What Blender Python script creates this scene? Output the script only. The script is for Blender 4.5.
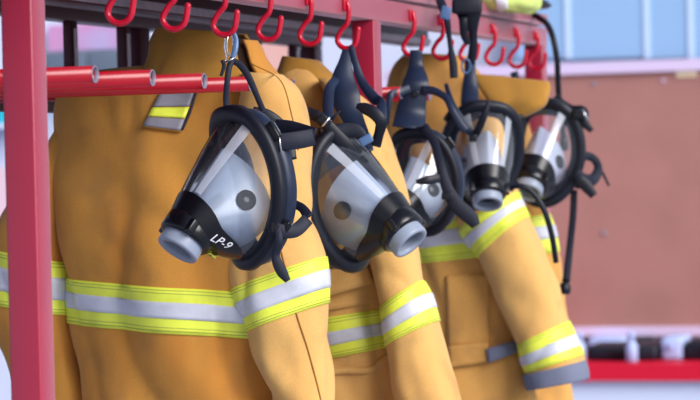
import bpy, bmesh, math, random
from mathutils import Vector, Matrix, noise

random.seed(7)
for o in list(bpy.data.objects):
    bpy.data.objects.remove(o)
scene = bpy.context.scene
COL = scene.collection

# ------------------------------------------------------------------ camera
# world frame: +Y runs along the gear rack (away from the camera), +X is the
# front of the rack, Z is up; the camera looks along the rack, 18 degrees off.
F = 2600.0
TH = math.radians(72.3)
PITCH = 40 / F
ROLL = math.radians(1.4)
ZV = Vector((0, 0, 1))
_r0 = Vector((math.sin(TH), math.cos(TH), 0))
_f0 = Vector((-math.cos(TH), math.sin(TH), 0))
FW = _f0 * math.cos(PITCH) - ZV * math.sin(PITCH)
_u0 = ZV * math.cos(PITCH) + _f0 * math.sin(PITCH)
RT = _r0 * math.cos(ROLL) - _u0 * math.sin(ROLL)
UP = _u0 * math.cos(ROLL) + _r0 * math.sin(ROLL)
CAM = Vector((0, 0, 1.75)) - (RT * (120 - 350) / F + UP * (200 - 28) / F + FW) * 3.2
cd = bpy.data.cameras.new('camera')
cam = bpy.data.objects.new('camera', cd)
COL.objects.link(cam)
cd.sensor_width = 36.0
cd.lens = 36.0 * F / 700.0
cd.clip_start = 0.05
cd.clip_end = 100
cam.matrix_world = Matrix(((RT.x, UP.x, -FW.x, CAM.x), (RT.y, UP.y, -FW.y, CAM.y),
                           (RT.z, UP.z, -FW.z, CAM.z), (0, 0, 0, 1)))
cd.dof.use_dof = True
cd.dof.focus_distance = 3.5
cd.dof.aperture_fstop = 8.0
scene.camera = cam

# ------------------------------------------------------------------ world, sun, exposure
w = bpy.data.worlds.new('world')
scene.world = w
w.use_nodes = True
bg = w.node_tree.nodes['Background']
bg.inputs['Color'].default_value = (0.80, 0.86, 1.0, 1)
bg.inputs['Strength'].default_value = 0.80
sd = bpy.data.lights.new('daylight', 'SUN')
sd.energy = 4.5
sd.angle = math.radians(38)
sd.color = (1.0, 0.965, 0.95)
sun = bpy.data.objects.new('daylight', sd)
COL.objects.link(sun)
sun.location = (4, -3, 5)
sun.rotation_euler = Vector((0.80, -0.42, 0.52)).to_track_quat('Z', 'Y').to_euler()
vs = scene.view_settings
vs.view_transform = 'Standard'
vs.look = 'None'
vs.exposure = 0.1
vs.gamma = 1.0
vs.use_curve_mapping = False


# ------------------------------------------------------------------ geometry of sight lines
def ray(px, py):
    return RT * ((px - 350) / F) + UP * ((200 - py) / F) + FW


def at(px, py, d):
    """a point seen at (px,py) at depth d metres"""
    return CAM + ray(px, py) * d


def on_y(px, py, y):
    v = ray(px, py)
    return CAM + v * ((y - CAM.y) / v.y)


def on_x(px, py, x):
    v = ray(px, py)
    return CAM + v * ((x - CAM.x) / v.x)


# ------------------------------------------------------------------ materials
def srgb(r, g, b):
    f = lambda c: (c / 255 / 12.92) if c / 255 <= 0.04045 else ((c / 255 + 0.055) / 1.055) ** 2.4
    return (f(r), f(g), f(b), 1)


def mat(name, col, rough=0.6, spec=0.5, metal=0.0, var=0.0, var_scale=20, bump=0.0, bump_scale=300,
        col2=None, coat=0.0, stretch=None):
    m = bpy.data.materials.new(name)
    m.use_nodes = True
    nt = m.node_tree
    b = nt.nodes['Principled BSDF']
    b.inputs['Base Color'].default_value = col
    b.inputs['Roughness'].default_value = rough
    b.inputs['Specular IOR Level'].default_value = spec
    b.inputs['Metallic'].default_value = metal
    b.inputs['Coat Weight'].default_value = coat
    tc = nt.nodes.new('ShaderNodeTexCoord')
    mp = nt.nodes.new('ShaderNodeMapping')
    nt.links.new(tc.outputs['Object'], mp.inputs['Vector'])
    if stretch:
        mp.inputs['Scale'].default_value = stretch
    if var > 0:
        n = nt.nodes.new('ShaderNodeTexNoise')
        n.inputs['Scale'].default_value = var_scale
        n.inputs['Detail'].default_value = 5
        nt.links.new(mp.outputs['Vector'], n.inputs['Vector'])
        r = nt.nodes.new('ShaderNodeValToRGB')
        c2 = col2 or tuple(c * 0.55 for c in col[:3]) + (1,)
        r.color_ramp.elements[0].position = 0.5 - 0.22
        r.color_ramp.elements[1].position = 0.5 + 0.12
        r.color_ramp.elements[0].color = tuple(col[i] * (1 - var) + c2[i] * var for i in range(3)) + (1,)
        r.color_ramp.elements[1].color = col
        nt.links.new(n.outputs['Fac'], r.inputs['Fac'])
        nt.links.new(r.outputs['Color'], b.inputs['Base Color'])
    if bump > 0:
        n2 = nt.nodes.new('ShaderNodeTexNoise')
        n2.inputs['Scale'].default_value = bump_scale
        n2.inputs['Detail'].default_value = 3
        nt.links.new(mp.outputs['Vector'], n2.inputs['Vector'])
        bp = nt.nodes.new('ShaderNodeBump')
        bp.inputs['Strength'].default_value = bump
        bp.inputs['Distance'].default_value = 0.002
        nt.links.new(n2.outputs['Fac'], bp.inputs['Height'])
        nt.links.new(bp.outputs['Normal'], b.inputs['Normal'])
    return m


def fabric_mat(name, col, stain, grime):
    """turnout cloth: tan weave with rust-brown and grey soil patches"""
    m = bpy.data.materials.new(name)
    m.use_nodes = True
    nt = m.node_tree
    L = nt.links
    b = nt.nodes['Principled BSDF']
    b.inputs['Roughness'].default_value = 0.85
    b.inputs['Specular IOR Level'].default_value = 0.18
    b.inputs['Sheen Weight'].default_value = 0.15
    b.inputs['Sheen Roughness'].default_value = 0.5
    tc = nt.nodes.new('ShaderNodeTexCoord')

    def noise_fac(scale, lo, hi, detail=4, stretch=(1, 1, 1)):
        mp = nt.nodes.new('ShaderNodeMapping')
        mp.inputs['Scale'].default_value = stretch
        L.new(tc.outputs['Object'], mp.inputs['Vector'])
        n = nt.nodes.new('ShaderNodeTexNoise')
        n.inputs['Scale'].default_value = scale
        n.inputs['Detail'].default_value = detail
        L.new(mp.outputs['Vector'], n.inputs['Vector'])
        r = nt.nodes.new('ShaderNodeMapRange')
        r.inputs['From Min'].default_value = lo
        r.inputs['From Max'].default_value = hi
        L.new(n.outputs['Fac'], r.inputs['Value'])
        return r.outputs['Result']

    def mix(a, c, fac, amount):
        mx = nt.nodes.new('ShaderNodeMix')
        mx.data_type = 'RGBA'
        mm = nt.nodes.new('ShaderNodeMath')
        mm.operation = 'MULTIPLY'
        mm.inputs[1].default_value = amount
        L.new(fac, mm.inputs[0])
        L.new(mm.outputs[0], mx.inputs['Factor'])
        if isinstance(a, tuple):
            mx.inputs['A'].default_value = a
        else:
            L.new(a, mx.inputs['A'])
        mx.inputs['B'].default_value = c
        return mx.outputs['Result']
    c = mix(col, stain, noise_fac(7, 0.50, 0.72, 4, (1, 1, 0.5)), 0.55)
    c = mix(c, grime, noise_fac(16, 0.54, 0.80, 6), 0.5)
    c = mix(c, tuple(x * 0.8 for x in col[:3]) + (1,), noise_fac(420, 0.45, 0.6, 2), 0.35)
    L.new(c, b.inputs['Base Color'])
    n2 = nt.nodes.new('ShaderNodeTexNoise')
    n2.inputs['Scale'].default_value = 500
    L.new(tc.outputs['Object'], n2.inputs['Vector'])
    bp = nt.nodes.new('ShaderNodeBump')
    bp.inputs['Strength'].default_value = 0.35
    bp.inputs['Distance'].default_value = 0.001
    L.new(n2.outputs['Fac'], bp.inputs['Height'])
    L.new(bp.outputs['Normal'], b.inputs['Normal'])
    return m


def band_mat(name, col, line_pos, line_col, rough, line_w=0.018, bump=0.25):
    """reflective trim: sewn lines run along the band at the given v"""
    m = bpy.data.materials.new(name)
    m.use_nodes = True
    nt = m.node_tree
    L = nt.links
    b = nt.nodes['Principled BSDF']
    b.inputs['Roughness'].default_value = rough
    uv = nt.nodes.new('ShaderNodeUVMap')
    sp = nt.nodes.new('ShaderNodeSeparateXYZ')
    L.new(uv.outputs['UV'], sp.inputs['Vector'])
    cur = None
    tc = nt.nodes.new('ShaderNodeTexCoord')
    n = nt.nodes.new('ShaderNodeTexNoise')
    n.inputs['Scale'].default_value = 25
    n.inputs['Detail'].default_value = 5
    L.new(tc.outputs['Object'], n.inputs['Vector'])
    r = nt.nodes.new('ShaderNodeValToRGB')
    r.color_ramp.elements[0].position = 0.3
    r.color_ramp.elements[1].position = 0.55
    r.color_ramp.elements[0].color = tuple(x * 0.82 for x in col[:3]) + (1,)
    r.color_ramp.elements[1].color = col
    L.new(n.outputs['Fac'], r.inputs['Fac'])
    cur = r.outputs['Color']
    for p in line_pos:
        cmp_ = nt.nodes.new('ShaderNodeMath')
        cmp_.operation = 'COMPARE'
        cmp_.inputs[1].default_value = p
        cmp_.inputs[2].default_value = line_w
        L.new(sp.outputs['Y'], cmp_.inputs[0])
        mx = nt.nodes.new('ShaderNodeMix')
        mx.data_type = 'RGBA'
        L.new(cmp_.outputs[0], mx.inputs['Factor'])
        L.new(cur, mx.inputs['A'])
        mx.inputs['B'].default_value = line_col
        cur = mx.outputs['Result']
    L.new(cur, b.inputs['Base Color'])
    n2 = nt.nodes.new('ShaderNodeTexNoise')
    n2.inputs['Scale'].default_value = 350
    L.new(tc.outputs['Object'], n2.inputs['Vector'])
    bp = nt.nodes.new('ShaderNodeBump')
    bp.inputs['Strength'].default_value = bump
    bp.inputs['Distance'].default_value = 0.001
    L.new(n2.outputs['Fac'], bp.inputs['Height'])
    L.new(bp.outputs['Normal'], b.inputs['Normal'])
    return m


def clear_mat(name, tint, haze, haze_col, rough=0.06, base=0.05):
    """thin clear moulded plastic: see-through, Fresnel gloss, slight milky haze"""
    m = bpy.data.materials.new(name)
    m.use_nodes = True
    nt = m.node_tree
    L = nt.links
    nt.nodes.remove(nt.nodes['Principled BSDF'])
    out = nt.nodes['Material Output']
    tr = nt.nodes.new('ShaderNodeBsdfTransparent')
    tr.inputs['Color'].default_value = tint
    df = nt.nodes.new('ShaderNodeBsdfDiffuse')
    df.inputs['Color'].default_value = haze_col
    gl = nt.nodes.new('ShaderNodeBsdfGlossy')
    gl.inputs['Roughness'].default_value = rough
    m1 = nt.nodes.new('ShaderNodeMixShader')
    m1.inputs['Fac'].default_value = haze
    L.new(tr.outputs[0], m1.inputs[1])
    L.new(df.outputs[0], m1.inputs[2])
    fr = nt.nodes.new('ShaderNodeFresnel')
    fr.inputs['IOR'].default_value = 1.5
    ad = nt.nodes.new('ShaderNodeMath')
    ad.operation = 'ADD'
    ad.inputs[1].default_value = base
    L.new(fr.outputs[0], ad.inputs[0])
    m2 = nt.nodes.new('ShaderNodeMixShader')
    L.new(ad.outputs[0], m2.inputs['Fac'])
    L.new(m1.outputs[0], m2.inputs[1])
    L.new(gl.outputs[0], m2.inputs[2])
    L.new(m2.outputs[0], out.inputs['Surface'])
    return m


M = {}
M['red'] = mat('red_paint', srgb(156, 4, 50), 0.38, 0.6, var=0.18, var_scale=14, bump=0.12, bump_scale=120)
_b = M['red'].node_tree.nodes['Principled BSDF']
_b.inputs['Sheen Weight'].default_value = 0.55
_b.inputs['Sheen Roughness'].default_value = 0.45
_b.inputs['Sheen Tint'].default_value = (1.0, 0.80, 0.90, 1)
M['red_tube'] = mat('red_tube_paint', srgb(172, 6, 30), 0.3, 0.5, var=0.2, var_scale=30)
M['red_hook'] = mat('red_hook_enamel', srgb(190, 8, 44), 0.22, 0.5)
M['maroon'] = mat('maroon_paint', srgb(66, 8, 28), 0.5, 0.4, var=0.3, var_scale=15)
M['steel'] = mat('bare_steel', (0.62, 0.64, 0.68, 1), 0.3, 0.5, 1.0)
M['pale_edge'] = mat('pale_strip_lit_edge', srgb(196, 186, 200), 0.45, 0.5, var=0.5, var_scale=60)  # pale metal strips; also paints the lit faces of the rear bars
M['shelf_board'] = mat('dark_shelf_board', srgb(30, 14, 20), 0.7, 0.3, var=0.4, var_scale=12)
M['tube_inside'] = mat('tube_inside', srgb(120, 122, 140), 0.5, 0.5)
M['tan'] = fabric_mat('tan_turnout_cloth', srgb(198, 138, 60), srgb(168, 90, 30), srgb(128, 98, 66))
M['tan_b'] = fabric_mat('tan_turnout_cloth_pale_lit', srgb(218, 170, 100), srgb(198, 130, 56), srgb(140, 112, 78))  # lighter copy of the tan cloth, with daylight put into its colour
M['tan_c'] = fabric_mat('tan_turnout_cloth_worn', srgb(208, 154, 82), srgb(174, 112, 50), srgb(118, 98, 74))
M['collar'] = fabric_mat('collar_cloth', srgb(178, 128, 52), srgb(140, 92, 32), srgb(110, 90, 52))
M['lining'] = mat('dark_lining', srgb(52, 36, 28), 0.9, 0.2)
M['yellow'] = band_mat('lime_trim', srgb(230, 240, 76), (0.05, 0.11, 0.89, 0.95), srgb(150, 160, 60), 0.55, 0.008)
M['silver'] = band_mat('silver_trim', srgb(202, 205, 218), (), srgb(90, 90, 100), 0.42)
M['silver_dark'] = band_mat('silver_trim_dull', srgb(140, 138, 150), (), srgb(90, 90, 100), 0.5)
M['seam'] = mat('seam_thread', srgb(150, 104, 52), 0.9, 0.2)
M['cuff'] = mat('grey_cuff_knit', srgb(112, 118, 138), 0.9, 0.2, bump=0.4, bump_scale=400)
M['rubber'] = mat('black_rubber', srgb(13, 16, 28), 0.45, 0.35, var=0.4, var_scale=40, col2=srgb(22, 28, 46))
M['rubber_blue'] = mat('blue_black_rubber', srgb(20, 31, 54), 0.42, 0.4, var=0.4, var_scale=30, col2=srgb(32, 50, 78))
M['web'] = mat('strap_webbing', srgb(17, 22, 40), 0.6, 0.35, bump=0.3, bump_scale=600)
M['plastic'] = mat('black_gloss_plastic', srgb(9, 10, 16), 0.28, 0.4)
M['ring'] = mat('grey_connector_plastic', srgb(138, 148, 166), 0.4, 0.5)
M['ring_in'] = mat('connector_bore', srgb(60, 68, 88), 0.5, 0.4)
M['white'] = mat('white_marker', srgb(240, 240, 245), 0.6, 0.3)
M['label'] = mat('yellow_black_label', srgb(176, 170, 60), 0.6, 0.3, var=1.0, var_scale=160, col2=srgb(20, 20, 24))
M['visor'] = clear_mat('clear_visor', (0.92, 0.95, 0.98, 1), 0.03, (0.72, 0.80, 0.95, 1), 0.13, 0.055)
M['cup'] = clear_mat('milky_nose_cup', (0.80, 0.86, 0.95, 1), 0.72, srgb(214, 226, 246), 0.25, 0.02)
M['ridge_streak'] = clear_mat('visor_ridge_streak', (0.93, 0.95, 0.98, 1), 0.42, srgb(232, 238, 250), 0.12, 0.10)  # whitened so the visor's bright reflection streaks sit in the colour
M['chrome'] = mat('chrome_wire', (0.75, 0.77, 0.82, 1), 0.18, 0.5, 1.0)
M['buckle'] = mat('blue_grey_buckle', srgb(74, 104, 146), 0.3, 0.5)
M['board'] = mat('pinboard_cork', srgb(170, 120, 112), 0.9, 0.2, var=0.25, var_scale=6, bump=0.2, bump_scale=200)
M['board_frame'] = mat('pinboard_frame', srgb(214, 196, 226), 0.6, 0.3)
M['blue_panel'] = mat('blue_wall_panel', srgb(146, 182, 220), 0.5, 0.4, var=0.15, var_scale=1.5, stretch=(1, 1, 0.3))
M['joint'] = mat('pale_panel_joint', srgb(190, 212, 238), 0.5, 0.4)
M['wall'] = mat('pale_wall_paint', srgb(206, 212, 232), 0.8, 0.3, var=0.1, var_scale=2)
M['floor'] = mat('concrete_floor', srgb(150, 156, 172), 0.7, 0.3, var=0.3, var_scale=3)
M['bench_white'] = mat('white_bench_front', srgb(206, 216, 240), 0.6, 0.3)
M['bench_red'] = mat('red_bench_top', srgb(206, 0, 44), 0.5, 0.4)
M['case'] = mat('dark_case', srgb(16, 18, 34), 0.5, 0.4)
M['case_blue'] = mat('pale_blue_box', srgb(168, 184, 226), 0.6, 0.4)
M['pink'] = mat('pink_poster', srgb(206, 132, 176), 0.8, 0.2, var=0.8, var_scale=5, col2=srgb(170, 180, 220))
M['peach'] = mat('peach_panel', srgb(226, 170, 150), 0.8, 0.2, var=0.4, var_scale=4, col2=srgb(210, 196, 220))
M['grey'] = mat('grey_cabinet', srgb(96, 108, 124), 0.6, 0.4)
M['teal'] = mat('teal_box', srgb(40, 176, 196), 0.6, 0.3)
M['skin_pink'] = mat('pale_pink_panel', srgb(226, 196, 206), 0.8, 0.3)
M['hivis'] = mat('lime_hi_vis_cloth', srgb(214, 230, 128), 0.7, 0.3, var=0.2, var_scale=10)
M['helmet_grey'] = mat('grey_shell', srgb(120, 134, 156), 0.4, 0.4)
M['pin'] = mat('pale_paper', srgb(226, 206, 170), 0.8, 0.3)


# ------------------------------------------------------------------ object helpers
def link(o, parent=None):
    COL.objects.link(o)
    if parent is not None:
        o.parent = parent
        o.matrix_parent_inverse = world_of(parent).inverted()
    return o


def world_of(o):
    m = o.matrix_basis.copy()
    if o.parent is not None:
        m = world_of(o.parent) @ o.matrix_parent_inverse @ m
    return m


def obj(name, geo, material, parent=None, smooth=True):
    """geo = (verts, faces[, uvs per vertex]) in world coordinates"""
    vts, fcs = geo[0], geo[1]
    me = bpy.data.meshes.new(name)
    me.from_pydata([tuple(v) for v in vts], [], fcs)
    if len(geo) > 2:
        uvl = me.uv_layers.new(name='UVMap')
        for lp in me.loops:
            uvl.data[lp.index].uv = geo[2][lp.vertex_index]
    bm = bmesh.new()
    bm.from_mesh(me)
    bmesh.ops.recalc_face_normals(bm, faces=bm.faces)
    bm.to_mesh(me)
    bm.free()
    me.materials.append(M[material])
    if smooth:
        for p in me.polygons:
            p.use_smooth = True
    o = bpy.data.objects.new(name, me)
    return link(o, parent)


def thing(name, loc, label, cat, group=None):
    o = bpy.data.objects.new(name, None)
    o.empty_display_size = 0.05
    COL.objects.link(o)
    o.location = loc
    return tag(o, label, cat, group)


def tag(o, label, cat, group=None, kind=None):
    o['label'] = label
    o['category'] = cat
    if group:
        o['group'] = group
    if kind:
        o['kind'] = kind
    return o


def structure(o):
    o['kind'] = 'structure'
    return o


# ------------------------------------------------------------------ shape helpers
def join(*gs):
    v, f = [], []
    for g in gs:
        n = len(v)
        v += list(g[0])
        f += [tuple(i + n for i in q) for q in g[1]]
    return v, f


def box(o, ax, ay, az, bev=0.0):
    """box with centre o and half-axis vectors"""
    bm = bmesh.new()
    bmesh.ops.create_cube(bm, size=2.0)
    if bev > 0:
        L = [ax.length, ay.length, az.length]
        for v in bm.verts:
            v.co = Vector((v.co.x * L[0], v.co.y * L[1], v.co.z * L[2]))
        bmesh.ops.bevel(bm, geom=bm.edges[:], offset=bev, segments=2, profile=0.6, affect='EDGES')
        nx, ny, nz = ax.normalized(), ay.normalized(), az.normalized()
        vs_ = [o + nx * v.co.x + ny * v.co.y + nz * v.co.z for v in bm.verts]
    else:
        vs_ = [o + ax * v.co.x + ay * v.co.y + az * v.co.z for v in bm.verts]
    bm.verts.index_update()
    fs = [tuple(v.index for v in f.verts) for f in bm.faces]
    bm.free()
    return vs_, fs


X, Y = Vector((1, 0, 0)), Vector((0, 1, 0))


def abox(x0, x1, y0, y1, z0, z1, bev=0.0):
    return box(Vector(((x0 + x1) / 2, (y0 + y1) / 2, (z0 + z1) / 2)),
               X * (x1 - x0) / 2, Y * (y1 - y0) / 2, ZV * (z1 - z0) / 2, bev)


def spline(pts, n):
    """Catmull-Rom through points (Vectors of any size), n samples per span"""
    P = [Vector(p) for p in pts]
    P = [P[0] * 2 - P[1]] + P + [P[-1] * 2 - P[-2]]
    out = []
    for i in range(1, len(P) - 2):
        a, b, c, d = P[i - 1], P[i], P[i + 1], P[i + 2]
        for k in range(n):
            t = k / n
            out.append(0.5 * ((2 * b) + (c - a) * t + (2 * a - 5 * b + 4 * c - d) * t * t
                              + (3 * b - a - 3 * c + d) * t ** 3))
    out.append(P[-2])
    return out


def frames(path, ref=None):
    n = len(path)
    T = [(path[min(i + 1, n - 1)] - path[max(i - 1, 0)]).normalized() for i in range(n)]
    r = ref or (X if abs(T[0].x) < 0.9 else ZV)
    N = (r - T[0] * r.dot(T[0])).normalized()
    out = []
    for t in T:
        N = (N - t * N.dot(t))
        if N.length < 1e-6:
            N = t.orthogonal()
        N.normalize()
        out.append((t, N, t.cross(N)))
    return out


def tube(path, rad, seg=10, caps=True, closed=False):
    fr = frames(path)
    n = len(path)
    v, f = [], []
    for i, p in enumerate(path):
        r = rad[i] if isinstance(rad, (list, tuple)) else rad
        for k in range(seg):
            a = 2 * math.pi * k / seg
            v.append(p + fr[i][1] * math.cos(a) * r + fr[i][2] * math.sin(a) * r)
    m = n if closed else n - 1
    for i in range(m):
        j = (i + 1) % n
        for k in range(seg):
            f.append((i * seg + k, i * seg + (k + 1) % seg, j * seg + (k + 1) % seg, j * seg + k))
    if caps and not closed:
        f.append(tuple(range(seg)))
        f.append(tuple(range((n - 1) * seg, n * seg)))
    return v, f


def ribbon(keys, thick=0.003, n=8, normal=None):
    """flat strap; keys = (point, width[, twist degrees]); normal defaults to facing the camera"""
    kv = [Vector((k[0].x, k[0].y, k[0].z, k[1])) for k in keys]
    tw = [(k[2] if len(k) > 2 else 0.0) for k in keys]
    sm = spline([tuple(k) for k in kv], n)
    path = [Vector(s[:3]) for s in sm]
    v, f = [], []
    N = len(path)
    prev = None
    for i, p in enumerate(path):
        t = (path[min(i + 1, N - 1)] - path[max(i - 1, 0)]).normalized()
        nn = normal or (CAM - p).normalized()
        wd = t.cross(nn)
        if wd.length < 0.15 and prev is not None:
            wd = prev.copy()
        wd.normalize()
        if prev is not None and wd.dot(prev) < 0:
            wd.negate()
        prev = wd.copy()
        q = min(i / n, len(tw) - 1)
        i0 = int(q)
        a = tw[i0] + (tw[min(i0 + 1, len(tw) - 1)] - tw[i0]) * (q - i0)
        wd = Matrix.Rotation(math.radians(a), 3, t) @ wd
        up = t.cross(wd).normalized()
        hw, ht = sm[i][3] / 2, thick / 2
        b = min(ht * 0.8, hw * 0.3)
        for (sx, sy) in ((-hw + b, -ht), (hw - b, -ht), (hw, -ht + b), (hw, ht - b), (hw - b, ht), (-hw + b, ht), (-hw, ht - b), (-hw, -ht + b)):
            v.append(p + wd * sx + up * sy)
    for i in range(N - 1):
        for k in range(8):
            f.append((i * 8 + k, i * 8 + (k + 1) % 8, (i + 1) * 8 + (k + 1) % 8, (i + 1) * 8 + k))
    f.append(tuple(range(8)))
    f.append(tuple(range((N - 1) * 8, N * 8)))
    return v, f


def lathe(o, axis, prof, seg=28, ref=None):
    """prof = list of (distance along axis, radius)"""
    axis = axis.normalized()
    a = (ref or axis.orthogonal())
    a = (a - axis * a.dot(axis)).normalized()
    b = axis.cross(a)
    v, f = [], []
    for (h, r) in prof:
        for k in range(seg):
            t = 2 * math.pi * k / seg
            v.append(o + axis * h + a * math.cos(t) * r + b * math.sin(t) * r)
    for i in range(len(prof) - 1):
        for k in range(seg):
            f.append((i * seg + k, i * seg + (k + 1) % seg, (i + 1) * seg + (k + 1) % seg, (i + 1) * seg + k))
    return v, f


def lathe_solid(o, axis, prof, seg=28):
    v, f = lathe(o, axis, prof, seg)
    f.append(tuple(range(seg)))
    f.append(tuple(range((len(prof) - 1) * seg, len(prof) * seg)))
    return v, f


# ------------------------------------------------------------------ the setting
structure(obj('floor', abox(-9, 9, -7, 12, -0.05, 0.0), 'floor', smooth=False))
BA, BB = at(560, 200, 9.0), at(700, 200, 8.86)
BU = Vector((BB.x - BA.x, BB.y - BA.y, 0)).normalized()     # along the far wall, to its right end
BN = Vector((BU.y, -BU.x, 0))                                # out of the wall, into the room
if BN.dot(CAM - BA) < 0:
    BN = -BN
B0 = Vector((BA.x, BA.y, 0))


def far(px, py, off=0.0):
    """point on the far wall plane (shifted off metres into the room) seen at px,py"""
    v = ray(px, py)
    o = B0 + BN * off
    return CAM + v * ((o - CAM).dot(BN) / v.dot(BN))


def fbox(px0, py0, px1, py1, off, depth, bev=0.0, lean=False):
    """box standing on/at the far wall spanning that window of the view"""
    a, b = far(px0, (py0 + py1) / 2, off), far(px1, (py0 + py1) / 2, off)
    c, d = far((px0 + px1) / 2, py0, off), far((px0 + px1) / 2, py1, off)
    h = (c.z - d.z) / 2
    wdt = (b - a).dot(BU) / 2
    ctr = (a + b) / 2
    ctr.z = (c.z + d.z) / 2
    return box(ctr - BN * depth / 2, BU * wdt, BN * depth / 2, ZV * h, bev)


def wall_coord(px):
    return (far(px, 200) - B0).dot(BU)


wl, wr = wall_coord(-260), wall_coord(960)
wc = B0 + BU * (wl + wr) / 2 - BN * 0.20
wc.z = 1.7
structure(obj('wall_back', box(wc, BU * (wr - wl) / 2, BN * 0.05, ZV * 1.7), 'wall', smooth=False))

structure(obj('unseen_wall_left', abox(-4.4, -4.3, -5.0, 6.0, 0, 3.5), 'wall', smooth=False))  # unseen wall, added to cut ambient light reaching the rack's rear
structure(obj('unseen_ceiling', abox(-4.4, 1.9, -5.0, 2.6, 3.5, 3.6), 'wall', smooth=False))  # unseen slab, added to cut ambient light, trimmed to keep the background lit
win = obj('window_1', fbox(512, -60, 900, 60, -0.06, 0.05), 'joint', smooth=False)
structure(win)
cuts = [515, 567, 646, 690, 760, 840, 896]
for a, b in zip(cuts[:-1], cuts[1:]):
    obj('pane', fbox(a + 1, -50, b - 1, 58, -0.045, 0.012), 'blue_panel', win, smooth=False)
    obj('mullion', fbox(b - 3, -52, b + 3, 58.5, -0.040, 0.018), 'joint', win, smooth=False)

bt = thing('pinboard', far(560, 330, 0.06), 'brown cork pinboard in a pale frame on the far wall', 'pinboard')
obj('cork', fbox(392, 73, 800, 328, 0.04, 0.03), 'board', bt, smooth=False)
obj('frame', join(fbox(386, 62, 806, 73.5, 0.055, 0.05), fbox(386, 327, 806, 336, 0.055, 0.05),
                  fbox(386, 73, 392, 328, 0.055, 0.05), fbox(800, 73, 806, 328, 0.055, 0.05)), 'board_frame', bt, smooth=False)
for (a, b, c, d, m, nm) in ((676, 69, 697, 77, 'pin', 'note'), (662, 79, 665, 82, 'board_frame', 'pin'), (593, 82, 596, 85, 'ring', 'pin'),
                            (603, 231, 606, 235, 'ring', 'pin')):
    obj(nm, fbox(a, b, c, d, 0.045, 0.006), m, bt, smooth=False)

bn = thing('workbench', Vector((far(640, 372, 0.2).x, far(640, 372, 0.2).y, 0)),
           'long white workbench with a bright red top edge under the pinboard', 'workbench')
zt = far(640, 364, 0.5).z
zb = far(640, 381, 0.5).z
l_, r_ = wall_coord(430), wall_coord(860)


def bench_box(z0, z1, o0, o1, a=l_, b=r_):
    c = B0 + BU * (a + b) / 2 + BN * (o0 + o1) / 2
    c.z = (z0 + z1) / 2
    return box(c, BU * (b - a) / 2, BN * (o1 - o0) / 2, ZV * (z1 - z0) / 2)


obj('red_top', bench_box(zb, zt, -0.05, 0.50), 'bench_red', bn, smooth=False)
obj('front_panel', bench_box(0.09, zb, -0.05, 0.47), 'bench_white', bn, smooth=False)
obj('plinth', bench_box(0.0, 0.09, -0.05, 0.42), 'grey', bn, smooth=False)


def bench_thing(name, px0, px1, pyt, m, label, cat, front=0.38, deep=0.22, lid=None):
    """a case standing on the bench top"""
    a, b = far(px0, 355, front), far(px1, 355, front)
    top = far((px0 + px1) / 2, pyt, front).z
    c = (a + b) / 2 - BN * deep / 2
    t = thing(name, Vector((c.x, c.y, zt)), label, cat)
    c.z = (zt + 0.001 + top) / 2
    hw = (b - a).dot(BU) / 2
    obj('shell', box(c, BU * hw, BN * deep / 2, ZV * (top - zt - 0.001) / 2, 0.012), m, t)
    hnd = c + BN * (deep / 2 + 0.01) + ZV * (top - zt) * 0.15
    obj('handle', box(hnd, BU * hw * 0.25, BN * 0.008, ZV * 0.008, 0.003), lid or 'plastic', t)
    return t


bench_thing('equipment_case', 586, 657, 346, 'case', 'long low black case lying on the red bench top', 'case')
bench_thing('storage_box', 661, 682, 338, 'case_blue', 'pale lilac box standing on the bench beside the long black case', 'box', 0.36, 0.2, 'case_blue')
bench_thing('tool_case', 685, 730, 341, 'case', 'tall black case on the bench past the pale lilac box', 'case', 0.36, 0.2)
bench_thing('paper_box', 588, 624, 338, 'case_blue', 'small pale box on the bench behind the long black case', 'box', 0.13, 0.1, 'case_blue')
bench_thing('dark_bin', 628, 648, 339, 'case', 'small dark bin on the bench behind the long black case', 'bin', 0.13, 0.1)
# two pale spray bottles on the bench


def bottle(px, pyt, front, label):
    b = far(px, 355, front)
    top = far(px, pyt, front).z
    h = top - zt
    t = thing('spray_bottle', Vector((b.x, b.y, zt)), label, 'bottle', 'pale bottles on the workbench')
    o = Vector((b.x, b.y, zt + 0.001))
    obj('bottle_body', lathe_solid(o, ZV, [(0, .016), (h * .02, .019), (h * .55, .019), (h * .72, .009), (h * .82, .008)], 16), 'case_blue', t)
    obj('cap', lathe_solid(o, ZV, [(h * .80, .011), (h * .98, .011), (h, .009)], 16), 'case_blue', t)


bottle(580, 333, 0.43, 'pale bottle on the bench at the long black case end nearest the coats')
bottle(632, 333, 0.42, 'pale bottle standing in front of the long black case')

# blurred things on the far wall seen through the back of the rack
t = tag(obj('pink_poster', fbox(48, 24, 128, 50, -0.12, 0.012), 'pink', smooth=False), 'mottled pink poster on the pale wall behind the coat rack', 'poster')
t = thing('wall_cabinet', far(88, 66, -0.05), 'grey wall cabinet under the pink poster behind the rack', 'cabinet')
obj('body', fbox(44, 51, 132, 82, -0.03, 0.11, 0.004), 'grey', t)
obj('door', fbox(46, 52, 87, 81, -0.02, 0.012, 0.002), 'grey', t)
obj('door', fbox(89, 52, 130, 81, -0.02, 0.012, 0.002), 'grey', t)
tag(obj('peach_poster', fbox(244, 40, 291, 72, -0.12, 0.012), 'peach', smooth=False), 'peach poster on the pale wall behind the rack', 'poster')
t = thing('teal_crate', far(0, 124, -0.05), 'teal crate on a pale wall shelf behind the near red post', 'crate')
obj('crate_body', fbox(-24, 104, 9, 124, -0.02, 0.12, 0.004), 'teal', t)
obj('crate_rim', fbox(-26, 102, 10, 106, -0.015, 0.128, 0.003), 'teal', t)
t = thing('wall_shelf', far(-8, 127, -0.05), 'pale wall shelf holding the teal crate behind the near red post', 'shelf')
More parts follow.
